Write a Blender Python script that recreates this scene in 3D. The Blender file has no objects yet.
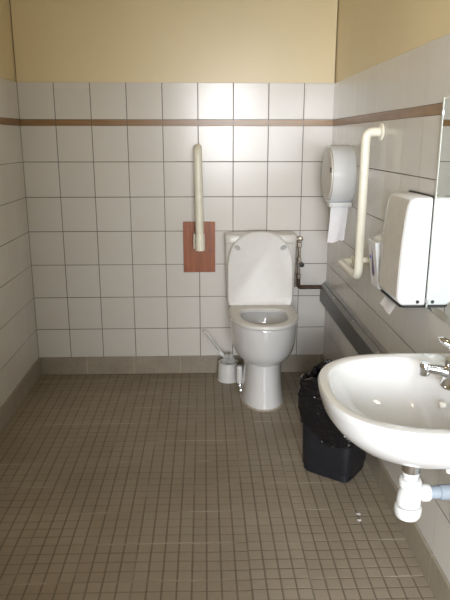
import bpy, bmesh, math, random
from mathutils import Vector, Matrix, noise
random.seed(4)
C = bpy.context.scene.collection
PI = math.pi
W = 1.768            # right wall plane
YR = -3.72           # rear wall plane (behind the camera)
ZC = 2.45            # ceiling
HB = .1136; Z0 = .2923; ZB0 = 1.4923; ZB1 = 1.5248; ZT = 1.7228

# ---------------------------------------------------------------- materials
class NT:
    def __init__(s, name):
        s.m = bpy.data.materials.new(name); s.m.use_nodes = True
        s.t = s.m.node_tree; s.n = s.t.nodes; s.l = s.t.links
        s.b = s.n['Principled BSDF']
    def new(s, k, **kw):
        n = s.n.new(k)
        for a, v in kw.items(): setattr(n, a, v)
        return n
    def math(s, op, a, b=None, c=None):
        n = s.new('ShaderNodeMath', operation=op)
        for i, v in enumerate((a, b, c)):
            if v is None: continue
            if isinstance(v, (int, float)): n.inputs[i].default_value = v
            else: s.l.new(v, n.inputs[i])
        return n.outputs[0]
    def pos(s):
        g = s.new('ShaderNodeNewGeometry'); x = s.new('ShaderNodeSeparateXYZ')
        s.l.new(g.outputs['Position'], x.inputs[0]); s.P = g.outputs['Position']
        return x.outputs
    def line(s, co, off, pitch, w, soft=.6):
        f = s.math('FRACT', s.math('DIVIDE', s.math('SUBTRACT', co, off), pitch))
        d = s.math('MULTIPLY', s.math('MINIMUM', f, s.math('SUBTRACT', 1., f)), pitch)
        r = s.new('ShaderNodeMapRange', interpolation_type='SMOOTHSTEP')
        r.inputs[1].default_value = w * .5 * (1 - soft); r.inputs[2].default_value = w * .5 * (1 + soft)
        r.inputs[3].default_value = 1; r.inputs[4].default_value = 0
        s.l.new(d, r.inputs[0]); return r.outputs[0]
    def noise(s, scale, detail=3, vec=None, rough=.5):
        n = s.new('ShaderNodeTexNoise'); n.inputs['Scale'].default_value = scale
        n.inputs['Detail'].default_value = detail; n.inputs['Roughness'].default_value = rough
        if vec is not None: s.l.new(vec, n.inputs['Vector'])
        return n.outputs['Fac']
    def mix(s, f, a, b):
        n = s.new('ShaderNodeMix', data_type='RGBA')
        for sock, v in ((n.inputs[0], f), (n.inputs[6], a), (n.inputs[7], b)):
            if isinstance(v, tuple): sock.default_value = (*v, 1)
            elif isinstance(v, (int, float)): sock.default_value = v
            else: s.l.new(v, sock)
        return n.outputs[2]
    def ramp(s, f, lo, hi, a=0., b=1.):
        r = s.new('ShaderNodeMapRange'); s.l.new(f, r.inputs[0])
        for i, v in enumerate((lo, hi, a, b)): r.inputs[i + 1].default_value = v
        return r.outputs[0]
    def bump(s, h, strength, dist):
        b = s.new('ShaderNodeBump'); b.inputs['Strength'].default_value = strength
        b.inputs['Distance'].default_value = dist; s.l.new(h, b.inputs['Height'])
        s.l.new(b.outputs[0], s.b.inputs['Normal'])

def plain(name, col, rough=.5, metal=0., spec=.5, var=.06, nscale=30, bump=0., coat=0., trans=0.):
    s = NT(name); s.pos()
    tc = s.new('ShaderNodeTexCoord')
    f = s.noise(nscale, 3, tc.outputs['Object'])
    dark = tuple(c * (1 - var) for c in col); light = tuple(min(1, c * (1 + var)) for c in col)
    s.l.new(s.mix(s.ramp(f, .3, .7), dark, light), s.b.inputs['Base Color'])
    s.b.inputs['Roughness'].default_value = rough; s.b.inputs['Metallic'].default_value = metal
    s.b.inputs['Specular IOR Level'].default_value = spec
    if coat: s.b.inputs['Coat Weight'].default_value = coat; s.b.inputs['Coat Roughness'].default_value = .05
    if trans: s.b.inputs['Transmission Weight'].default_value = trans
    if bump: s.bump(f, bump, .002)
    return s.m

def tile_mat(name, axis, off, vstr, base, dirt):
    s = NT(name); p = s.pos()
    h = s.line(p[2], Z0, .2, .0042)
    up = s.line(p[2], ZB1, .2, .0042)
    isup = s.math('GREATER_THAN', p[2], ZB1 - .001)
    hz = s.math('ADD', s.math('MULTIPLY', h, s.math('SUBTRACT', 1., isup)), s.math('MULTIPLY', up, isup))
    v = s.line(p[axis], off, .2, .0042)
    n1 = s.noise(1.7, 3, s.P)
    hz = s.math('MULTIPLY', hz, s.ramp(s.noise(2.3, 2, s.P), .3, .6, .72, 1.))
    vv = s.math('MULTIPLY', v, s.ramp(n1, .35, .62, vstr[0], vstr[1]))
    g = s.math('MAXIMUM', hz, vv)
    # each tile a trace lighter or darker than its neighbours
    cx = s.math('FLOOR', s.math('DIVIDE', s.math('SUBTRACT', p[axis], off), .2))
    cz = s.math('FLOOR', s.math('DIVIDE', s.math('SUBTRACT', p[2], Z0), .2))
    cv = s.new('ShaderNodeCombineXYZ'); s.l.new(cx, cv.inputs[0]); s.l.new(cz, cv.inputs[1])
    wn = s.new('ShaderNodeTexWhiteNoise', noise_dimensions='3D'); s.l.new(cv.outputs[0], wn.inputs[0])
    col = s.mix(wn.outputs[0], tuple(c * .965 for c in base), base)
    col = s.mix(s.ramp(s.noise(3.2, 4, s.P), .45, .75, 0, .25), col, dirt)
    col = s.mix(g, col, (.11, .085, .065))
    s.l.new(col, s.b.inputs['Base Color'])
    s.l.new(s.ramp(g, 0, 1, .22, .8), s.b.inputs['Roughness'])
    both = s.math('MAXIMUM', hz, v)
    hh = s.math('ADD', s.math('MULTIPLY', both, -1.), s.math('MULTIPLY', s.noise(9, 2, s.P), .35))
    s.bump(hh, .35, .0015)
    return s.m

def band_mat(name, axis, off):
    s = NT(name); p = s.pos()
    g = s.line(p[axis], off, .2, .004)
    st = s.new('ShaderNodeMapping'); s.l.new(s.P, st.inputs[0]); st.inputs['Scale'].default_value = (6, 6, 60)
    col = s.mix(s.ramp(s.noise(1., 4, st.outputs[0]), .3, .7), (.26, .145, .062), (.34, .20, .09))
    col = s.mix(g, col, (.16, .12, .09))
    s.l.new(col, s.b.inputs['Base Color']); s.b.inputs['Roughness'].default_value = .3
    s.bump(s.noise(12, 2, s.P), .25, .0015)
    return s.m

def base_mat(name, axis, off):
    s = NT(name); p = s.pos()
    g = s.line(p[axis], off, .289, .005)
    col = s.mix(s.ramp(s.noise(5, 4, s.P), .3, .7), (.30, .262, .205), (.38, .335, .27))
    col = s.mix(s.ramp(s.noise(60, 2, s.P), .4, .7, 0, .25), col, (.22, .19, .15))
    g = s.math('MULTIPLY', g, s.ramp(s.noise(9, 2, s.P), .4, .6, .35, .9))
    col = s.mix(g, col, (.55, .51, .44))
    s.l.new(col, s.b.inputs['Base Color']); s.b.inputs['Roughness'].default_value = .45
    s.bump(s.noise(25, 3, s.P), .2, .001)
    return s.m

def floor_mat():
    s = NT('floor_tiles'); p = s.pos()
    T = .1965; cell = T / 4
    # columns of tiles are laid slightly out of step with one another
    ci = s.math('FLOOR', s.math('DIVIDE', s.math('SUBTRACT', p[0], .981), T))
    wn = s.new('ShaderNodeTexWhiteNoise', noise_dimensions='1D'); s.l.new(ci, wn.inputs['W'])
    ys = s.math('ADD', p[1], s.math('MULTIPLY', s.math('SUBTRACT', wn.outputs[0], .5), .008))
    cx = s.line(p[0], .981, cell, .0055, .6); cy = s.line(ys, -.12, cell, .005, .6)
    gx = s.line(p[0], .981, T, .007, .5); gy = s.line(ys, -.12, T, .0085, .5)
    ri = s.math('FLOOR', s.math('DIVIDE', s.math('ADD', ys, .12), T))
    cv = s.new('ShaderNodeCombineXYZ'); s.l.new(ci, cv.inputs[0]); s.l.new(ri, cv.inputs[1])
    w2 = s.new('ShaderNodeTexWhiteNoise', noise_dimensions='3D'); s.l.new(cv.outputs[0], w2.inputs[0])
    col = s.mix(w2.outputs[0], (.325, .272, .208), (.372, .320, .250))
    col = s.mix(s.ramp(s.noise(2.1, 4, s.P), .35, .7, 0, .5), col, (.20, .162, .115))
    st = s.new('ShaderNodeMapping'); s.l.new(s.P, st.inputs[0]); st.inputs['Scale'].default_value = (180, 25, 1)
    col = s.mix(s.ramp(s.noise(1., 3, st.outputs[0]), .35, .75, 0, .3), col, (.34, .30, .24))
    col = s.mix(s.math('MULTIPLY', cx, .68), col, (.11, .082, .056))
    col = s.mix(s.math('MULTIPLY', cy, s.ramp(s.noise(3, 2, s.P), .35, .65, .25, .65)), col, (.12, .09, .062))
    lg = s.math('MULTIPLY', gy, s.ramp(s.noise(3.7, 3, s.P), .46, .62, 0, .8))
    col = s.mix(lg, col, (.46, .41, .33))
    lg2 = s.math('MULTIPLY', gx, s.ramp(s.noise(2.9, 3, s.P), .5, .62, 0, .55))
    col = s.mix(lg2, col, (.36, .32, .26))
    s.l.new(col, s.b.inputs['Base Color'])
    s.l.new(s.ramp(s.noise(7, 3, s.P), .3, .7, .38, .55), s.b.inputs['Roughness'])
    h = s.math('ADD', s.math('MULTIPLY', s.math('MAXIMUM', cx, cy), -1.), s.math('MULTIPLY', s.noise(160, 2, s.P), .3))
    s.bump(h, .6, .0018)
    return s.m

def paint_mat():
    s = NT('yellow_paint'); s.pos()
    col = s.mix(s.ramp(s.noise(1.6, 4, s.P), .3, .7), (.80, .675, .42), (.85, .725, .475))
    s.l.new(col, s.b.inputs['Base Color']); s.b.inputs['Roughness'].default_value = .36
    h = s.math('ADD', s.noise(45, 3, s.P), s.math('MULTIPLY', s.noise(3, 2, s.P), 3.))
    s.bump(h, .18, .003)
    return s.m

def wood_mat():
    s = NT('red_brown_wood'); p = s.pos()
    st = s.new('ShaderNodeMapping'); s.l.new(s.P, st.inputs[0]); st.inputs['Scale'].default_value = (70, 70, 3.5)
    f = s.noise(1., 5, st.outputs[0], .6)
    col = s.mix(s.ramp(f, .3, .7), (.25, .066, .020), (.40, .120, .038))
    col = s.mix(s.ramp(s.noise(14, 2, s.P), .55, .75, 0, .5), col, (.19, .06, .03))
    s.l.new(col, s.b.inputs['Base Color']); s.b.inputs['Roughness'].default_value = .38
    s.bump(f, .3, .001)
    return s.m

def liner_mat():
    s = NT('black_liner_plastic'); tc = s.new('ShaderNodeTexCoord')
    s.b.inputs['Base Color'].default_value = (.006, .006, .008, 1)
    mp = s.new('ShaderNodeMapping'); s.l.new(tc.outputs['Object'], mp.inputs[0]); mp.inputs['Scale'].default_value = (24, 24, 44)
    n = s.noise(1., 3, mp.outputs[0], .5)
    s.l.new(s.ramp(n, .3, .7, .08, .2), s.b.inputs['Roughness'])
    s.bump(n, 1., .018)
    return s.m

M = {}
M['paint'] = paint_mat()
M['ceil'] = plain('ceiling_paint', (.70, .62, .44), .7)
M['tile_b'] = tile_mat('tiles_back', 0, 0., (.85, 1.), (.74, .715, .68), (.66, .60, .52))
M['tile_l'] = tile_mat('tiles_left', 1, -.02, (.12, .45), (.74, .715, .67), (.64, .57, .48))
M['tile_r'] = tile_mat('tiles_right', 1, -.111, (.10, .45), (.73, .71, .68), (.66, .61, .53))
M['band_x'] = band_mat('band_back', 0, 0.); M['band_y'] = band_mat('band_side', 1, -.111)
M['base_x'] = base_mat('base_back', 0, .297); M['base_y'] = base_mat('base_side', 1, -.2)
M['floor'] = floor_mat()
M['cer'] = plain('white_ceramic', (.72, .72, .725), .10, spec=.6, var=.015, nscale=6, coat=.3)
M['seat'] = plain('seat_plastic', (.76, .745, .72), .36, var=.02)
M['cist'] = plain('cistern_ceramic', (.72, .70, .66), .3, var=.03)
M['bumper'] = plain('grey_rubber', (.45, .45, .44), .5)
M['cream'] = plain('cream_nylon', (.89, .86, .74), .28, var=.03)
M['cream2'] = plain('aged_cream_nylon', (.88, .85, .72), .3, var=.04)
M['chrome'] = plain('chrome', (.72, .73, .75), .09, 1., var=.03)
M['brass'] = plain('tarnished_brass', (.36, .31, .25), .35, .8, var=.35, nscale=60)
M['copper'] = plain('dark_copper', (.085, .05, .035), .45, .5, var=.3, nscale=50)
M['pvcg'] = plain('grey_pvc', (.27, .31, .36), .35, var=.06)
M['pvcw'] = plain('white_pvc', (.70, .70, .69), .25, var=.03)
M['disp'] = plain('dispenser_plastic', (.74, .75, .76), .18, var=.02, nscale=8)
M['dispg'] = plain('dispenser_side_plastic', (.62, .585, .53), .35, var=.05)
M['paper'] = plain('soft_paper', (.80, .79, .82), .9, var=.03, bump=.3)
M['black'] = plain('black_plastic', (.009, .010, .014), .42, var=.2)
M['dark'] = plain('dark_rubber', (.02, .02, .02), .5)
M['liner'] = liner_mat()
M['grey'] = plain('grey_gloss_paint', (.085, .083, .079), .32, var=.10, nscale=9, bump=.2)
M['greyt'] = plain('paler_grey_paint', (.165, .155, .14), .32, var=.12, nscale=9, bump=.2)  # paler grey for the upper faces of the pipe cover
M['purple'] = plain('purple_print', (.09, .03, .12), .4)
M['blue'] = plain('blue_print', (.08, .08, .42), .4)
M['wood'] = wood_mat()
M['sil'] = plain('sealant', (.42, .37, .30), .6, var=.15, nscale=40)
M['water'] = plain('water', (.55, .56, .56), .03, spec=.8, var=.02)
M['bristle'] = plain('white_bristle', (.74, .74, .73), .8, var=.15, nscale=150)
M['metal'] = plain('brushed_metal', (.5, .5, .5), .35, .9)
s = NT('mirror_glass'); s.b.inputs['Metallic'].default_value = 1; s.b.inputs['Roughness'].default_value = .015
nz = s.new('ShaderNodeTexNoise'); nz.inputs['Scale'].default_value = 3
s.l.new(s.mix(nz.outputs['Fac'], (.80, .86, .84), (.84, .89, .87)), s.b.inputs['Base Color']); M['mirror'] = s.m
M['edge'] = plain('glass_edge', (.85, .90, .86), .2)
s = NT('lamp_diffuser'); s.b.inputs['Emission Color'].default_value = (1, .80, .52, 1)
s.b.inputs['Emission Strength'].default_value = 18; s.b.inputs['Base Color'].default_value = (.9, .9, .85, 1); M['lamp'] = s.m

# ---------------------------------------------------------------- mesh helpers
def link(name, bm, mat, parent=None, smooth=True, bevel=0, sub=0):
    me = bpy.data.meshes.new(name); bmesh.ops.recalc_face_normals(bm, faces=bm.faces); bm.to_mesh(me); bm.free()
    for m in (mat if isinstance(mat, (list, tuple)) else [mat]): me.materials.append(m)
    for p in me.polygons: p.use_smooth = smooth
    o = bpy.data.objects.new(name, me); C.objects.link(o)
    if bevel:
        b = o.modifiers.new('b', 'BEVEL'); b.width = bevel; b.segments = 3; b.limit_method = 'ANGLE'; b.angle_limit = .6
        b.harden_normals = False
    if sub:
        b = o.modifiers.new('s', 'SUBSURF'); b.levels = sub; b.render_levels = sub
    if smooth and not sub:
        e = [k for k in me.edges]
        me.set_sharp_from_angle(angle=.7)
    if parent:
        o.parent = parent; o.matrix_parent_inverse = Matrix.Translation(-parent.location)
    return o
def tag(o, label=None, cat=None, group=None, kind=None):
    for k, v in (('label', label), ('category', cat), ('group', group), ('kind', kind)):
        if v: o[k] = v
    return o
def thing(name, loc, label, cat):
    o = bpy.data.objects.new(name, None); C.objects.link(o); o.location = loc; o.empty_display_size = .05
    return tag(o, label, cat)
def box(bm, a, b, mi=0):
    vs = [bm.verts.new((x, y, z)) for x in (a[0], b[0]) for y in (a[1], b[1]) for z in (a[2], b[2])]
    for f in ((0, 1, 3, 2), (4, 6, 7, 5), (0, 4, 5, 1), (2, 3, 7, 6), (0, 2, 6, 4), (1, 5, 7, 3)):
        bm.faces.new([vs[i] for i in f]).material_index = mi
    return vs
def B(): return bmesh.new()
def loft(bm, rings, cap0=True, cap1=True, closed=True):
    R = [[bm.verts.new(p) for p in r] for r in rings]; n = len(R[0])
    for a, b in zip(R, R[1:]):
        for i in range(n if closed else n - 1):
            j = (i + 1) % n; bm.faces.new((a[i], a[j], b[j], b[i]))
    if cap0: bm.faces.new(R[0])
    if cap1: bm.faces.new(R[-1])
    return R
def lathe(bm, prof, c=(0, 0, 0), axis='z', n=32, cap0=True, cap1=True):
    rings = []
    for r, h in prof:
        ring = []
        for i in range(n):
            t = 2 * PI * i / n; a, b = r * math.cos(t), r * math.sin(t)
            v = {'z': (a, b, h), 'x': (h, a, b), 'y': (a, h, b)}[axis]
            ring.append((c[0] + v[0], c[1] + v[1], c[2] + v[2]))
        rings.append(ring)
    loft(bm, rings, cap0, cap1)
def fillet(pts, r, n=6):
    pts = [Vector(p) for p in pts]; out = [pts[0]]
    for a, b, c in zip(pts, pts[1:], pts[2:]):
        u = (a - b).normalized(); v = (c - b).normalized()
        rr = min(r, (a - b).length * .49, (c - b).length * .49)
        p, q = b + u * rr, b + v * rr
        for i in range(n + 1):
            t = i / n; out.append((1 - t) ** 2 * p + 2 * t * (1 - t) * b + t * t * q)
    out.append(pts[-1]); return out
def tube(bm, pts, r, n=16, fil=0, rounded=False):
    pts = fillet(pts, fil) if fil else [Vector(p) for p in pts]
    up = None; rings = []
    rad = r if callable(r) else (lambda t: r)
    L = len(pts)
    for i, p in enumerate(pts):
        d = (pts[min(i + 1, L - 1)] - pts[max(i - 1, 0)]).normalized()
        if up is None: up = d.orthogonal().normalized()
        up = (up - d * up.dot(d)).normalized(); s2 = d.cross(up)
        R_ = rad(i / (L - 1)); rings.append([p + (up * math.cos(2 * PI * k / n) + s2 * math.sin(2 * PI * k / n)) * R_ for k in range(n)])
    if rounded:
        def cap(ring, p, d):
            c = Vector(p); out = []
            for t in (.5, .85, 1.0):
                out.append([c + (v - c) * math.sqrt(max(.0, 1 - t * t)) * 1 + d * t * (ring[0] - c).length * .9 if t < 1 else c + (v - c) * .08 + d * (ring[0] - c).length * .9 for v in ring])
            return out
        e = (pts[-1] - pts[-2]).normalized(); rings += cap(rings[-1], pts[-1], e)
        e = (pts[0] - pts[1]).normalized(); rings = cap(rings[0], pts[0], e)[::-1] + rings
    loft(bm, rings)
def sgn(v): return -1 if v < 0 else 1
def egg(cx, cy, a, bf, bb, z, nf=2.2, nb=4., n=64, w=None):
    """ring: half width a in x, extent bf towards -y (front) and bb towards +y (back)"""
    r = []
    for i in range(n):
        t = 2 * PI * i / n; c, s_ = math.cos(t), math.sin(t); e = nf if s_ < 0 else nb
        k = (abs(c) ** e + abs(s_) ** e) ** (-1 / e)
        r.append((cx + a * c * k, cy + (bf if s_ < 0 else bb) * s_ * k, z))
    return r

# ---------------------------------------------------------------- setting
def struct(name, bm, mat, **k): return tag(link(name, bm, mat, smooth=False, **k), kind='structure')
b = B(); box(b, (-.1, YR - .1, -.08), (W + .1, .1, 0)); struct('floor', b, M['floor'])
b = B(); box(b, (-.1, YR - .1, ZC), (W + .1, .1, ZC + .08)); struct('ceiling', b, M['ceil'])
def wallboxes(b, f):
    f(b, 0, ZB0, 0, 0.); f(b, ZB0, ZB1, 1, 0.001); f(b, ZB1, ZT, 0, 0.); f(b, ZT, ZC, 2, -.006)
b = B(); wallboxes(b, lambda b, z0, z1, mi, d: box(b, (0, -d, z0), (W, .1, z1), mi))
struct('wall_back', b, [M['tile_b'], M['band_x'], M['paint']])
b = B(); wallboxes(b, lambda b, z0, z1, mi, d: box(b, (-.1, YR, z0), (d, .1, z1), mi))
struct('wall_left', b, [M['tile_l'], M['band_y'], M['paint']])
b = B(); wallboxes(b, lambda b, z0, z1, mi, d: box(b, (W - d, YR, z0), (W + .1, .1, z1), mi))
struct('wall_right', b, [M['tile_r'], M['band_y'], M['paint']])
DX0, DX1, DZ = .95, 1.64, 2.10     # doorway the photographer looks in through
b = B(); box(b, (0, YR - .1, 0), (DX0, YR, ZC), 0); box(b, (DX1, YR - .1, 0), (W, YR, ZC), 0); box(b, (DX0, YR - .1, DZ), (DX1, YR, ZC), 0)
struct('wall_rear', b, [M['paint']])
b = B(); box(b, (.011, -.011, 0), (W - .011, -.0005, HB)); struct('baseboard_back', b, M['base_x'], bevel=.003)
b = B(); box(b, (.0005, YR, 0), (.011, -.0005, HB)); struct('baseboard_left', b, M['base_y'], bevel=.003)
b = B(); box(b, (W - .011, YR, 0), (W - .0005, -.0005, HB)); struct('baseboard_right', b, M['base_y'], bevel=.003)

# ---------------------------------------------------------------- toilet
TX = 1.352
toilet = thing('toilet', (TX, -.35, 0), 'white ceramic floor-standing toilet with its lid up against the back wall', 'toilet')
RZ = .470
rows = [  # z, half width, front y, back y, nf, nb
    (0, .119, -.582, -.14, 2.2, 5), (.012, .119, -.582, -.14, 2.2, 5), (.05, .113, -.572, -.14, 2.2, 5), (.12, .106, -.555, -.13, 2.2, 5),
    (.20, .103, -.548, -.12, 2.2, 5), (.238, .104, -.546, -.12, 2.2, 5), (.246, .113, -.556, -.12, 2.2, 5), (.260, .134, -.580, -.11, 2.2, 5),
    (.283, .155, -.604, -.10, 2.2, 4.5), (.315, .170, -.624, -.09, 2.2, 4.5), (.36, .178, -.635, -.08, 2.2, 4.5), (.41, .181, -.641, -.05, 2.2, 4.5),
    (.461, .181, -.644, -.03, 2.2, 4.5), (RZ, .178, -.641, -.03, 2.2, 4.5)]
def ring6(r, dz=0, cy=-.36): return egg(TX, cy, r[1], cy - r[2], r[3] - cy, r[0] + dz, r[4], r[5])
b = B(); rings = [ring6(r) for r in rows]
inner = [(.470, .138, -.600, -.250), (.458, .134, -.596, -.258), (.40, .118, -.575, -.272), (.34, .105, -.545, -.290), (.29, .085, -.51, -.31), (.25, .06, -.47, -.33), (.235, .03, -.44, -.36)]
rings += [egg(TX, -.40, a, -.40 - f, bk + .40, z, 2.1, 2.4) for z, a, f, bk in inner]
loft(b, rings); link('pan', b, M['cer'], toilet, sub=0)
b = B(); r0 = egg(TX, -.42, .092, .105, .105, .292, 2, 2); loft(b, [r0, [(x, y, .290) for x, y, z in r0]]); link('bowl_water', b, M['water'], toilet)
b = B(); loft(b, [egg(TX, -.36, .127, .231, .23, 0.0005, 2.2, 5), egg(TX, -.36, .120, .224, .223, .008, 2.2, 5)]); link('floor_sealant', b, M['sil'], toilet)
# seat ring
def seatring(z, g, hole=False):
    if hole: return egg(TX, -.42, .127 + g, .182 + g, .125 + g, z, 2.2, 3.6)
    return egg(TX, -.38, .187 + g, .275 + g, .185 + g, z, 2.2, 5)
b = B(); R = [seatring(.4745, -.004), seatring(.478, 0), seatring(.488, .001), seatring(.495, -.003), seatring(.498, -.012), seatring(.495, .006, True), seatring(.488, .0, True), seatring(.4745, .002, True)]
loft(b, R + [R[0]], False, False); bmesh.ops.remove_doubles(b, verts=b.verts, dist=1e-6); link('seat', b, M['seat'], toilet)
# lid, raised
def lidpt(u, v, d):   # u across, v up the lid 0..L, d depth
    ang = math.radians(7.5); L = v
    return (TX - .004 + u, -.222 + L * math.sin(ang) - d * math.cos(ang), .492 + L * math.cos(ang) + d * math.sin(ang) * -1)
def lidring(g, d, n=64):
    out = []
    for i in range(n):
        t = 2 * PI * i / n; c, s_ = math.cos(t), math.sin(t)
        e = 2.35 if s_ > 0 else 16; k = (abs(c) ** e + abs(s_) ** e) ** (-1 / e)
        a = .187 - g; vv = .200 + ((.224 - g) if s_ > 0 else (.204 - g)) * s_ * k
        out.append(lidpt(a * c * k, vv, d))
    return out
b = B(); loft(b, [lidring(.006, -.010), lidring(0, -.005), lidring(0, .003), lidring(.006, .008), lidring(.012, .007), lidring(.02, .004)]); link('lid', b, M['seat'], toilet)
for sx in (-1, 1):
    b = B(); rr = []; ba = -sx * math.radians(-32)
    for g, d in ((0, .003), (0, .010), (.25, .013)):
        ring = []
        for k in range(20):
            a = 2 * PI * k / 20; p_, q_ = .0185 * (1 - g) * math.cos(a), .0115 * (1 - g) * math.sin(a)
            ring.append(lidpt(sx * .131 + p_ * math.cos(ba) - q_ * math.sin(ba), .335 + p_ * math.sin(ba) + q_ * math.cos(ba), d))
        rr.append(ring)
    loft(b, rr); tag(link('bumper', b, M['bumper'], toilet), 'grey rubber lid bumper')
for sx in (-1, 1):
    b = B(); lathe(b, [(.013, -.02), (.014, -.018), (.014, .018), (.013, .02)], (TX + sx * .085, -.212, .488), 'x', 18); link('hinge', b, M['seat'], toilet)
# cistern
b = B()
def rr(z, hw, y0, y1, n=14): 
    cy = (y0 + y1) / 2; return egg(TX + .004, cy, hw, (y1 - y0) / 2, (y1 - y0) / 2, z, n, n, 64)
loft(b, [rr(.4715, .185, -.125, -.012), rr(.50, .195, -.130, -.010), rr(.60, .200, -.135, -.008), rr(.838, .203, -.138, -.006)]); link('cistern', b, M['cist'], toilet)
b = B(); loft(b, [rr(.838, .202, -.137, -.006), rr(.842, .207, -.142, -.003), rr(.878, .208, -.143, -.003), rr(.887, .203, -.138, -.006), rr(.890, .19, -.125, -.015)]); link('cistern_lid', b, M['cist'], toilet)
b = B(); lathe(b, [(.024, 0), (.024, .004), (.02, .007)], (TX, -.07, .8895), 'z', 24); tag(link('flush_button', b, M['chrome'], toilet), 'chrome flush button')

# waste / bidet stub beside pedestal
t = thing('floor_pipe', (1.232, -.27, 0), 'short white pipe with chrome fittings standing on floor left of the toilet pedestal', 'pipe')
b = B(); lathe(b, [(.016, .052), (.0175, .056), (.0175, .148), (.014, .155)], (1.227, -.30, 0), 'z', 20); link('pipe', b, M['pvcw'], t)
b = B(); lathe(b, [(.008, .0005), (.008, .06)], (1.229, -.30, 0), 'z', 14); lathe(b, [(.005, -.028), (.013, -.026), (.013, -.006), (.006, -.004)], (1.229, -.30, .036), 'y', 14)
lathe(b, [(.013, .046), (.014, .05), (.010, .058)], (1.229, -.30, 0), 'z', 14); link('fitting', b, M['chrome'], t)
b = B(); lathe(b, [(.004, -.05), (.011, -.048), (.011, -.03), (.005, -.026)], (1.235, -.30, .014), 'y', 14); link('screw', b, M['chrome'], t)

# toilet brush + holder
bx, by = 1.168, -.125
t = thing('toilet_brush_holder', (bx, by, 0), 'white plastic tub for the toilet brush, on floor left of the toilet', 'brush holder')
b = B(); lathe(b, [(.062, .0005), (.064, .004), (.063, .03), (.058, .09), (.055, .108), (.058, .111), (.058, .117), (.053, .117), (.050, .105), (.054, .03), (.052, .01)], (bx, by, 0), 'z', 40); link('tub', b, M['pvcw'], t)
b = B(); lathe(b, [(.0645, .0006), (.066, .003), (.066, .009), (.0635, .012)], (bx, by, 0), 'z', 40, False, False); link('foot_rim', b, M['pvcw'], t)
t = thing('toilet_brush', (bx, by, .02), 'white toilet brush leaning to the left out of its tub', 'brush')
b = B()
for k in range(260):
    z = random.uniform(.07, .158); a = random.uniform(0, 2 * PI); rr_ = .046 * math.sqrt(max(.05, 1 - ((z - .10) / .066) ** 2)) * random.uniform(.8, 1.)
    d = Vector((math.cos(a), math.sin(a), random.uniform(-.1, .35))); p0 = Vector((bx, by, z)); 
    tube(b, [p0, p0 + d * rr_], .0018, 4)
link('bristles', b, M['bristle'], t)
b = B(); p0 = Vector((bx + .004, by, .02)); p1 = Vector((bx - .028, by + .005, .15)); p2 = Vector((bx - .140, by + .04, .288))
tube(b, [p0, p1], .006, 10); link('stem', b, M['pvcw'], t)
b = B(); o1 = Vector((-.010, 0, -.008))
tube(b, [p1 - o1 * .4, p2 - o1 * .75, p2 + Vector((-.006, .002, .006)) , p2 + o1 * .9, p1 + o1 * .6 + Vector((-.004, 0, .006))], .0048, 10, .008); tube(b, [p1, p1 * .8 + p2 * .2], .0075, 10); link('handle', b, M['pvcw'], t)

# ---------------------------------------------------------------- folding rail on wooden board
b = B(); box(b, (.906, -.021, .648), (1.094, -.0005, .949)); mo = link('mounting_board', b, M['wood'], smooth=False, bevel=.002)
tag(mo, 'reddish-brown wooden board screwed to the tiles left of the toilet', 'board')
rail = thing('folding_grab_rail', (1.0, -.04, .80), 'cream fold-up grab rail standing upright on the wooden board', 'grab rail')
b = B(); tube(b, [(1.006, -.170, .815), (.998, -.170, 1.372), (.998, -.070, 1.372), (1.006, -.070, .86)], .0225, 20, .048, ); link('rail_tube', b, M['cream2'], rail)
b = B(); tube(b, [(1.0065, -.170, .806), (1.0065, -.170, .88)], .027, 20); tube(b, [(1.006, -.170, .875), (1.005, -.170, .90)], lambda t: .027 - .0045 * t, 20); link('end_sleeve', b, M['cream2'], rail)
b = B(); lathe(b, [(.017, .8052), (.017, .8065)], (1.0065, -.170, 0), 'z', 20); link('dark_open_end', b, M['dark'], rail)  # dark disc stands in for the shade inside the open tube end
b = B(); box(b, (.968, -.125, .806), (.976, -.022, .892)); box(b, (.972, -.029, .800), (1.032, -.0215, .88)); link('wall_bracket', b, M['cream2'], rail, smooth=False, bevel=.002)
b = B(); lathe(b, [(.009, .966), (.009, 1.025)], (0, -.070, .84), 'x', 16); link('hinge_pin', b, M['metal'], rail)
b = B(); tube(b, [(1.006, -.070, .81), (1.006, -.070, .875)], .022, 18); link('pivot_sleeve', b, M['cream2'], rail)

# ---------------------------------------------------------------- cistern water supply
t = thing('water_supply_pipe', (1.59, -.04, .56), 'tarnished water pipe with stop valve running beside the cistern to right corner', 'pipe')
b = B(); tube(b, [(1.592, -.045, .64), (1.592, -.045, .557), (1.732, -.045, .557)], .012, 12, .018); link('pipe', b, M['copper'], t)
b = B(); tube(b, [(1.592, -.045, .83), (1.592, -.045, .60)], .009, 12); tube(b, [(1.572, -.05, .835), (1.572, -.05, .56)], .006, 10); lathe(b, [(.009, .61), (.0145, .612), (.0145, .636), (.009, .638)], (1.592, -.045, 0), 'z', 6); lathe(b, [(.009, .71), (.0135, .712), (.0135, .735), (.009, .737)], (1.592, -.045, 0), 'z', 6); link('riser', b, M['brass'], t)
b = B(); lathe(b, [(.010, .80), (.016, .803), (.016, .828), (.011, .832), (.011, .842), (.017, .844), (.017, .862), (.008, .864)], (1.589, -.05, 0), 'z', 6)
lathe(b, [(.008, 1.562), (.014, 1.564), (.014, 1.582), (.009, 1.586)], (0, -.05, .850), 'x', 12); lathe(b, [(.008, -.072), (.013, -.07), (.013, -.048)], (1.596, 0, .852), 'y', 14)
link('valve_body', b, M['brass'], t)
b = B(); lathe(b, [(.007, -.085), (.014, -.083), (.014, -.06), (.008, -.054)], (1.604, 0, .700), 'y', 12); link('valve_knob', b, M['dark'], t)
b = B(); box(b, (1.582, -.056, .688), (1.602, -.034, .712)); link('pipe_clip', b, M['brass'], t, smooth=False, bevel=.002)

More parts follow.
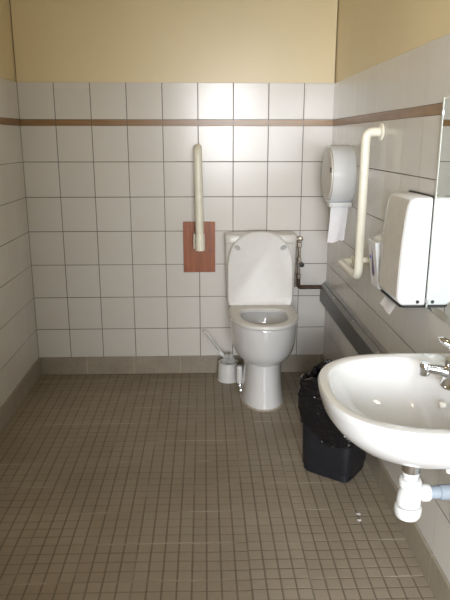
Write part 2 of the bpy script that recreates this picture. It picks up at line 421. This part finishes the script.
# ---------------------------------------------------------------- boxed pipe cover along right wall
b = B()
yb, ye = -.0005, -1.95
prof = [(W - .0008, .462), (1.733, .462), (1.733, .552), (1.735, .557), (1.752, .573), (1.7535, .570), (1.756, .577), (W - .0008, .586)]
r0 = [(x, yb, z) for x, z in prof]; r1 = [(x, ye, z + .012 * 0) for x, z in prof]
A_ = loft(b, [r0, r1])
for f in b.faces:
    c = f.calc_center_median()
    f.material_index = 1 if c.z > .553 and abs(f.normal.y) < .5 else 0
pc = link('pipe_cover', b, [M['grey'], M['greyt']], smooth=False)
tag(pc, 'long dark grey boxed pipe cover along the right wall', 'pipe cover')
for k, y in enumerate((-.35, -.80, -1.25, -1.7)):
    b = B(); lathe(b, [(.006, 0), (.0055, .002), (.003, .003)], (0, 0, 0), 'z', 12)
    bmesh.ops.rotate(b, verts=b.verts, matrix=Matrix.Rotation(math.radians(-43), 3, 'Y')); bmesh.ops.translate(b, verts=b.verts, vec=(1.7435, y, .5655))
    link('screw', b, M['metal'], pc)

# ---------------------------------------------------------------- L shaped grab bar right wall
gx, gy = W - .068, -1.03
t = thing('grab_bar', (W, gy, .83), 'cream L-shaped grab bar on the right wall beside the toilet roll dispenser', 'grab bar')
b = B(); tube(b, [(W - .004, gy, 1.446), (gx, gy, 1.446), (gx, gy, .835), (gx, -.665, .830), (W - .004, -.665, .830)], .0192, 20, .055); link('bar', b, M['cream'], t)
b = B(); tube(b, [(gx, gy, .912), (W - .004, gy, .912)], .013, 16); link('support', b, M['cream'], t)
for y, z in ((gy, 1.446), (-.665, .83), (gy, .912)):
    b = B(); lathe(b, [(.030, W), (.036, W - .003), (.036, W - .009), (.030, W - .013), (.019, W - .014)], (0, y, z), 'x', 28); link('flange', b, M['cream'], t)

# ---------------------------------------------------------------- jumbo toilet roll dispenser
cy, cz, R0 = -.475, 1.243, .148
t = thing('toilet_roll_dispenser', (W, cy, cz - R0), 'round white jumbo toilet roll dispenser on right wall near the back corner', 'dispenser')
def dring(x, r, zb=-.135, sh=0):
    out = []
    for i in range(56):
        a = 2 * PI * i / 56; y_, z_ = r * math.cos(a), r * math.sin(a)
        z_ = max(z_, zb * (r / R0))
        out.append((x, cy + y_, cz + z_))
    return out
b = B(); loft(b, [dring(W, R0 - .004), dring(W - .010, R0), dring(W - .110, R0 - .001), dring(W - .110, R0 - .013), dring(W - .106, R0 - .014)]); link('cover', b, M['disp'], t)
b = B(); loft(b, [dring(W - .104, R0 - .0135), dring(W - .1165, R0 - .016), dring(W - .119, R0 - .024)]); link('face_plate', b, M['dispg'], t)
b = B(); box(b, (W - .124, cy - .128, 1.262), (W - .1185, cy - .120, 1.285)); link('sight_slot', b, M['dark'], t, smooth=False)
b = B(); box(b, (W - .118, cy - .112, 1.092), (W - .006, cy - .06, 1.114)); link('tear_bar', b, M['disp'], t, smooth=False, bevel=.004)
for x in (W - .108, W - .016):
    b = B(); lathe(b, [(.006, -.116), (.005, -.111)], (x, cy, 1.103), 'y', 12); link('rivet', b, M['dispg'], t)
b = B(); nx, nz = 16, 20; g = []
for side in (0, 1):
    for i in range(nx + 1):
        col = []
        for j in range(nz + 1):
            u, v = i / nx, j / nz
            zb = .905 + .018 * u + .010 * noise.noise(Vector((u * 5, 0, 3)))
            z = 1.100 + (zb - 1.100) * v
            x = W - .105 + .088 * u - .008 * v + (.004 * v) * u * -1
            y = cy - .088 + .006 * math.sin(u * 7 + v * 2) * v + .012 * v * v + side * .0008
            col.append(b.verts.new((x, y, z)))
        g.append(col)
def sheet(b, g, nx, nz):
    f, k = g[:nx + 1], g[nx + 1:]
    for i in range(nx):
        for j in range(nz):
            b.faces.new((f[i][j], f[i + 1][j], f[i + 1][j + 1], f[i][j + 1])); b.faces.new((k[i][j], k[i][j + 1], k[i + 1][j + 1], k[i + 1][j]))
    for i in range(nx):
        for j in (0, nz): b.faces.new((f[i][j], k[i][j], k[i + 1][j], f[i + 1][j]))
    for j in range(nz):
        for i in (0, nx): b.faces.new((f[i][j], f[i][j + 1], k[i][j + 1], k[i][j]))
sheet(b, g, nx, nz)
tag(link('toilet_paper', b, M['paper']), 'strip of white toilet paper hanging under the round dispenser', 'toilet paper')

# ---------------------------------------------------------------- soap dispenser
DY = -.095
sy0, sy1 = -1.285, -1.185
t = thing('soap_dispenser', (W, -1.235, .86), 'small white soap dispenser with purple print, between grab bar and towel dispenser', 'soap dispenser')
def sring(z, d, y0=sy0, y1=sy1, e=5):
    out = []
    cyy = (y0 + y1) / 2 + DY; h = (y1 - y0) / 2 * 1.3
    for i in range(40):
        a = 2 * PI * i / 40; c, s_ = math.cos(a), math.sin(a); k = (abs(c) ** e + abs(s_) ** e) ** (-1 / e)
        x = W - d / 2 + d / 2 * c * k; out.append((x, cyy + h * s_ * k, z))
    return out
b = B(); loft(b, [sring(.905, .070, -1.275, -1.195), sring(.92, .078), sring(1.02, .086), sring(1.050, .083), sring(1.062, .066, -1.28, -1.19), sring(1.066, .05, -1.27, -1.20)]); link('housing', b, M['disp'], t)
b = B()
def slab(z0, x0, z1, x1, y0, y1, th):
    vs = box(b, (0, 0, 0), (1, 1, 1)); 
    for v in vs:
        zz = z1 if v.co.z > .5 else z0; xx = (x1 if v.co.z > .5 else x0) + (th if v.co.x > .5 else 0); yy = (y1 if v.co.y > .5 else y0) + DY
        v.co = (xx, yy, zz)
slab(.865, W - .080, 1.045, W - .102, -1.288, -1.182, .018); link('push_lever', b, M['disp'], t, smooth=False, bevel=.005)
b = B(); loft(b, [sring(.868, .03, -1.25, -1.22), sring(.906, .045, -1.262, -1.208)]); link('nozzle', b, M['pvcw'], t)
def onlever(y, z, d=.0008):   # point on lever's face
    f = (z - .865) / .18; return (W - .080 - .022 * f - d, -1.235 + (y + 1.235) * 1.3 + DY, z)
b = B(); pts = [(-1.236, 1.018), (-1.232, .99), (-1.226, .955), (-1.219, .93), (-1.219, .915), (-1.228, .906), (-1.240, .908), (-1.247, .922), (-1.246, .945), (-1.241, .98)]
loft(b, [[onlever(y, z, -.0005) for y, z in pts], [onlever(y, z, .0008) for y, z in pts]]); tag(link('printed_drop', b, M['purple'], t, smooth=False), 'dark purple printed drop')
b = B(); pts = [(-1.204, .985), (-1.204, .973), (-1.222, .972), (-1.222, .984)]
loft(b, [[onlever(y, z, -.0005) for y, z in pts], [onlever(y, z, .0008) for y, z in pts]]); tag(link('printed_mark', b, M['blue'], t, smooth=False), 'small blue printed mark')

# ---------------------------------------------------------------- paper towel dispenser
ty0, ty1 = -1.690, -1.445
t = thing('paper_towel_dispenser', (W, ty0, .88), 'large glossy white paper towel dispenser beside the mirror', 'towel dispenser')
prof = [(0, .884), (.070, .884), (.076, .886), (.086, .894), (.091, .908), (.0915, .95), (.090, 1.02), (.087, 1.09), (.082, 1.16), (.076, 1.21), (.069, 1.230), (.056, 1.238), (.03, 1.239), (0, 1.239)]
def tring(y, g):
    cxx, czz = .05, 1.06
    return [(W - .012 - max(0, (x - cxx) * (1 - g / .06) + cxx) if x > 0 else W - .012, y, (z - czz) * (1 - g / .18) + czz) for x, z in prof]
b = B(); loft(b, [tring(ty0, .010), tring(ty0 + .002, .004), tring(ty0 + .008, 0), tring(ty1 - .03, 0), tring(ty1 - .008, .004), tring(ty1, .014)]); link('cover', b, M['disp'], t)
b = B(); fp = prof[4:11]; A1 = [(W - .012 - x - .0012, z) for x, z in fp]; A2 = [(W - .012 - x + .003, z) for x, z in fp[::-1]]  # thin overlay, the front's shade is put into its beige-grey colour
loft(b, [[(x, y, z) for x, z in A1 + A2] for y in (ty0 + .009, ty1 - .035)]); tag(link('shaded_front', b, M['dispg'], t), 'beige-grey overlay with the front shade in its colour')
b = B(); box(b, (W - .0115, ty0 - .001, .878), (W, ty1, 1.243)); link('back_plate', b, M['dark'], t, smooth=False, bevel=.002)
b = B(); loft(b, [[(W - .012 - x, y, .8775 + .003 * (k)) for x, y in ((0, ty0 + .002), (.067, ty0 + .002), (.080, ty0 + .015), (.080, ty1 - .015), (.067, ty1 - .002), (0, ty1 - .002))] for k in (0, 2.1)]); link('base_rim', b, M['dark'], t, smooth=False)
b = B(); lathe(b, [(.006, ty0 - .0015), (.006, ty0 + .003)], (W - .036, 0, .898), 'y', 16); link('keyhole', b, M['dark'], t)
# paper towel hanging out
b = B(); nx, nz = 10, 8; g = []
for side in (0, 1):
    for i in range(nx + 1):
        col = []
        for j in range(nz + 1):
            u, v = i / nx, j / nz
            y = -1.455 - .125 * u + .004 * v; z = .878 - .048 * v - .008 * u * v
            x = W - .060 - .030 * v + .002 * math.sin(u * 6) + side * .0008
            col.append(b.verts.new((x, y, z)))
        g.append(col)
sheet(b, g, nx, nz); tag(link('paper_towel', b, M['paper']), 'end of a white paper towel sticking out under the towel dispenser', 'paper towel')

# ---------------------------------------------------------------- mirror
t = thing('mirror', (W, -1.70, .88), 'frameless wall mirror above the washbasin', 'mirror')
b = B(); box(b, (W - .0100, -2.85, .882), (W - .0018, -1.7005, 1.540)); link('glass_edge', b, M['edge'], t, smooth=False)
b = B(); box(b, (W - .0108, -2.849, .883), (W - .0100, -1.7015, 1.534)); link('mirror_glass', b, M['mirror'], t, smooth=False)
b = B(); box(b, (W - .0114, -1.711, .882), (W - .0100, -1.7005, 1.540)); link('edge_strip', b, M['edge'], t, smooth=False)
for y, z in ((-1.706, 1.495), (-1.706, .905)):
    b = B(); box(b, (W - .0135, y - .006, z - .008), (W - .001, y + .009, z + .008)); tag(link('clip', b, M['metal'], t, smooth=False, bevel=.0015), 'small metal clip')

# ---------------------------------------------------------------- washbasin
SX, SY, SZ = 1.56, -2.262, .838
basin = thing('washbasin', (W, SY, SZ), 'white ceramic washbasin mounted on the right wall', 'washbasin')
def sb(z, front, back, hw, nf=2.5, nb=7, cx=SX, cyo=0, n=72):
    out = []
    for i in range(n):
        a = 2 * PI * i / n; c, s_ = math.cos(a), math.sin(a); e = nf if c < 0 else nb
        k = (abs(c) ** e + abs(s_) ** e) ** (-1 / e)
        out.append((cx + (front if c < 0 else back) * c * k, SY + cyo + hw * s_ * k, z))
    return out
BK = W - SX
b = B()
R = [sb(.684, .04, .05, .04, 2, 2), sb(.686, .08, .10, .085, 2, 2.5), sb(.694, .122, BK * .8, .125, 2.1, 3.5), sb(.707, .157, BK, .158, 2.2, 5), sb(.726, .190, BK, .187, 2.3, 6),
     sb(.754, .219, BK, .212, 2.4, 7), sb(.785, .240, BK, .234), sb(.815, .248, BK, .244), sb(SZ - .008, .250, BK, .248), sb(SZ - .002, .247, BK, .246), sb(SZ, .237, BK, .238),
     sb(SZ - .001, .228, .090, .222, 2.5, 3.2), sb(SZ - .005, .222, .078, .214, 2.5, 3.), sb(SZ - .018, .215, .070, .206, 2.45, 2.8), sb(SZ - .05, .200, .060, .190, 2.4, 2.6), sb(SZ - .09, .170, .052, .160, 2.2, 2.4),
     sb(SZ - .115, .125, .046, .118, 2, 2.2), sb(SZ - .130, .07, .04, .065, 2, 2), sb(SZ - .135, .028, .024, .026, 2, 2)]
loft(b, R); link('bowl', b, M['cer'], basin)
b = B(); lathe(b, [(.024, SZ - .1348), (.026, SZ - .1325), (.021, SZ - .1315)], (SX - .003, SY, 0), 'z', 28); tag(link('drain_ring', b, M['chrome'], basin), 'chrome drain ring')
b = B(); lathe(b, [(.009, 1.600), (.009, 1.6135)], (0, SY, SZ - .048), 'x', 20); link('overflow_ring', b, M['dispg'], basin)
b = B(); lathe(b, [(.004, .592), (.0085, .594), (.0095, .607), (.007, .612), (.007, .70)], (1.652, -2.24, 0), 'z', 14); tag(link('mounting_bolt', b, M['cream'], basin), 'cream plastic bolt cap under the basin')

# mixer tap
t = thing('mixer_tap', (1.662, SY, SZ), 'chrome single-lever mixer tap on the washbasin', 'tap')
tx = 1.629
b = B(); lathe(b, [(.029, SZ - .0005), (.030, SZ + .004), (.026, SZ + .009), (.023, SZ + .03), (.023, SZ + .065), (.021, SZ + .070)], (tx, SY, 0), 'z', 32); link('body', b, M['chrome'], t)
b = B(); tube(b, [(tx - .005, SY, SZ + .034), (tx - .038, SY, SZ + .043), (tx - .078, SY, SZ + .050)], lambda t_: .0145 - .0045 * t_, 18); link('spout', b, M['chrome'], t)
b = B(); lathe(b, [(.0105, SZ + .036), (.012, SZ + .038), (.0125, SZ + .062), (.010, SZ + .067)], (tx - .072, SY, -.005), 'z', 20); link('aerator', b, M['chrome'], t)
b = B(); rings = []
for k, (x, z, hw, th) in enumerate([(.024, .066, .017, .008), (.010, .076, .023, .016), (-.004, .090, .023, .021), (-.014, .102, .021, .020), (-.024, .111, .020, .014), (-.036, .117, .018, .008), (-.042, .118, .012, .005)]):
    rings.append([(tx + x + .4 * th * math.sin(a) * -1, SY + hw * math.cos(a), SZ + z + th * math.sin(a)) for a in [2 * PI * i / 20 for i in range(20)]])
loft(b, rings); link('lever', b, M['chrome'], t)

# bottle trap
t = thing('bottle_trap', (1.545, SY, .47), 'white plastic bottle trap with grey drain pipe under the washbasin', 'drain trap')
DXX = 1.545; UP = .017
b = B(); lathe(b, [(.022, .595), (.0235, .597), (.0235, .6665)], (DXX, SY, UP), 'z', 28); tag(link('tailpiece', b, M['chrome'], t), 'chrome tailpiece')
b = B(); lathe(b, [(.017, .574), (.0185, .575), (.0185, .581), (.021, .585), (.0215, .594), (.020, .595)], (DXX, SY, UP), 'z', 28); link('inlet_tube', b, M['pvcw'], t)
b = B(); lathe(b, [(.0195, .550), (.0275, .554), (.0285, .560), (.0285, .571), (.0255, .575), (.0185, .5755)], (DXX, SY, UP), 'z', 12); link('compression_nut', b, M['pvcw'], t)
b = B(); lathe(b, [(.0285, .5025), (.0305, .504), (.0305, .520), (.0275, .536), (.0225, .546), (.0185, .5505)], (DXX, SY, UP), 'z', 32); lathe(b, [(.019, DXX + .015), (.019, DXX + .035)], (0, SY, .534 + UP), 'x', 24); link('bottle', b, M['pvcw'], t)
b = B(); lathe(b, [(.022, .466), (.029, .468), (.0325, .474), (.034, .482), (.034, .497), (.0315, .500), (.028, .5003)], (DXX, SY, UP), 'z', 32); link('bottom_cup', b, M['pvcw'], t)
b = B(); lathe(b, [(.020, DXX + .030), (.0235, DXX + .032), (.0235, DXX + .047), (.020, DXX + .052)], (0, SY, .534 + UP), 'x', 10); link('outlet_nut', b, M['pvcw'], t)
b = B(); tube(b, [(DXX + .05, SY, .534 + UP), (1.676, SY, .534 + UP), (1.676, SY, .43 + UP), (W - .002, SY, .43 + UP)], .0165, 20, .028); 
link('drain_pipe', b, M['pvcg'], t)
b = B(); lathe(b, [(.0165, 1.622), (.0195, 1.623), (.0195, 1.648), (.0165, 1.650)], (0, SY, .534 + UP), 'x', 24); lathe(b, [(.0165, .459), (.020, .461), (.020, .508), (.0165, .510)], (1.676, SY, UP), 'z', 24); link('pipe_socket', b, M['pvcg'], t)

# ---------------------------------------------------------------- bin with liner
BC = Vector((1.597, -1.187)); ang = math.radians(-37)
def rrect(hw, hd, z, e=7, n=72, c=BC, a0=ang):
    out = []
    for i in range(n):
        a = 2 * PI * i / n; cc, ss = math.cos(a), math.sin(a); k = (abs(cc) ** e + abs(ss) ** e) ** (-1 / e)
        x, y = hw * cc * k, hd * ss * k
        out.append((c[0] + x * math.cos(a0) - y * math.sin(a0), c[1] + x * math.sin(a0) + y * math.cos(a0), z))
    return out
BH = .425
def bw(z, g=0): f = z / BH; return (.116 + .010 * f + g, .102 + .010 * f + g)
bin_ = thing('waste_bin', (BC[0], BC[1], 0), 'black plastic waste bin on floor between toilet and washbasin', 'bin')
b = B(); R = [rrect(*bw(0, -.014), .0008), rrect(*bw(0, -.010), .004), rrect(*bw(.03, -.010), .034), rrect(*bw(.036, -.002), .038), rrect(*bw(.05), .045)] + [rrect(*bw(z), z) for z in (.15, .25, .35)] + [rrect(*bw(BH), BH)] + [rrect(*bw(BH, -.004), BH), rrect(*bw(.3, -.004), .3), rrect(*bw(.05, -.005), .05), rrect(*bw(.05, -.005), .012)]
loft(b, R); link('body', b, M['black'], bin_)
# liner, folded out over the rim, crumpled
b = B(); n = 150; rings = []
def crumple(p, amt, sc, seed):
    v = Vector(p) * sc + Vector((seed, 0, 0)); return (noise.noise(v) * 1. + .5 * noise.noise(v * 2.3)) * amt
levels = [('o', z) for z in [i / 26 for i in range(27)]] + [('t', 0)] + [('i', i / 16) for i in range(1, 17)]
for kind, s_ in levels:
    ring = []
    base = rrect(1, 1, 0, 6, n, (0, 0), 0)
    for i, (ux, uy, _) in enumerate(base):
        a = 2 * PI * i / n
        hem = .200 + .035 * math.sin(a * 2 + .6) + .010 * math.sin(a * 5)
        topz = BH + .012 + .010 * math.sin(a * 3 + 1) + .007 * math.sin(a * 9)
        if kind == 'o': z = hem + (topz - hem) * s_; g = .010 + .008 * math.sin(PI * s_)
        elif kind == 't': z = topz + .006; g = .002
        else: z = topz - (topz - .16) * s_; g = -.014 - .02 * s_
        hw, hd = bw(min(z, BH), g)
        x, y = ux * hw, uy * hd
        X = BC[0] + x * math.cos(ang) - y * math.sin(ang); Y = BC[1] + x * math.sin(ang) + y * math.cos(ang)
        P3 = Vector((X, Y, z)); nrm = Vector((X - BC[0], Y - BC[1], 0)).normalized()
        vfold = noise.noise(Vector((X * 22, Y * 22, z * 12))) * .005 + (abs(noise.noise(Vector((X * 13, Y * 13, z * 30 + 5)))) - .2) * -.009
        d = vfold + crumple(P3, .0015, 45, 3)
        if kind == 'o': d = max(d, -.0095)
        if kind != 'o': d = min(d, .003)
        P3 = P3 + nrm * d + Vector((0, 0, (noise.noise(P3 * 30) * .006) if kind != 'i' else 0))
        P3.x = min(P3.x, W - .016)
        ring.append(P3)
    rings.append(ring)
loft(b, rings, False, True)
tag(link('bin_liner', b, M['liner']), 'crumpled shiny black bin liner folded over the rim of the waste bin', 'bin liner')

# ---------------------------------------------------------------- little paper scraps on floor
for k, (x, y, s_) in enumerate(((1.624, -1.535, .011), (1.618, -1.575, .010))):
    b = B(); pts = [(x + s_ * math.cos(a) * random.uniform(.6, 1.1), y + s_ * .6 * math.sin(a) * random.uniform(.7, 1.2)) for a in [2 * PI * i / 7 for i in range(7)]]
    loft(b, [[(px, py, .0008) for px, py in pts], [(px, py, .0022 + .001 * (i % 2)) for i, (px, py) in enumerate(pts)]])
    o = link('paper_scrap', b, M['paper'], smooth=False)
    tag(o, ('tiny white paper scrap on the floor, farther from the camera of two' if k == 0 else 'tiny white paper scrap on the floor, nearer the camera of two'), 'paper scrap', 'paper scraps on the floor')

# ---------------------------------------------------------------- ceiling lamp, daylight, added fill
lt = thing('ceiling_lamp', (.80, -1.85, ZC), 'small round opal ceiling lamp overhead, out of frame', 'lamp')
b = B(); lathe(b, [(.10, ZC - .025), (.105, ZC - .02), (.105, ZC - .0005)], (.80, -1.85, 0), 'z', 32); link('lamp_base', b, M['disp'], lt)
b = B(); lathe(b, [(.02, ZC - .075), (.05, ZC - .07), (.08, ZC - .05), (.092, ZC - .026)], (.80, -1.85, 0), 'z', 32); link('diffuser', b, M['lamp'], lt)

def area(name, loc, aim, sx, sy, energy, col):
    l = bpy.data.lights.new(name, 'AREA'); l.shape = 'RECTANGLE'; l.size = sx; l.size_y = sy; l.energy = energy; l.color = col
    o = bpy.data.objects.new(name, l); C.objects.link(o); o.location = loc
    o.rotation_euler = (Vector(aim) - Vector(loc)).to_track_quat('-Z', 'Y').to_euler(); return o
area('corridor_daylight', (1.10, -9.0, 1.9), (1.10, -1.0, 1.2), 2.6, 1.9, 330, (.97, .98, 1.))
area('passage_fill_light', (.50, -5.3, 1.7), (1.5, -2.0, .7), .9, 1.5, 118, (.93, .97, 1.))  # added fill for right wall, basin and floor, no window there
w = bpy.data.worlds.new('world'); bpy.context.scene.world = w; w.use_nodes = True
w.node_tree.nodes['Background'].inputs[0].default_value = (.86, .93, 1.0, 1); w.node_tree.nodes['Background'].inputs[1].default_value = .55

# ---------------------------------------------------------------- camera
cam = bpy.data.cameras.new('camera'); co = bpy.data.objects.new('camera', cam); C.objects.link(co)
pt, yw = .255, .033
f = Vector((math.sin(yw) * math.cos(pt), math.cos(yw) * math.cos(pt), -math.sin(pt)))
co.location = (1.033, -3.632, 1.4165); co.rotation_euler = f.to_track_quat('-Z', 'Y').to_euler()
cam.sensor_fit = 'VERTICAL'; cam.sensor_height = 24; cam.lens = 615.72 / 600 * 24; cam.clip_start = .02
sc = bpy.context.scene; sc.camera = co
sc.view_settings.view_transform = 'Standard'; sc.view_settings.look = 'None'; sc.view_settings.gamma = 1
sc.view_settings.use_curve_mapping = False; sc.view_settings.exposure = .63
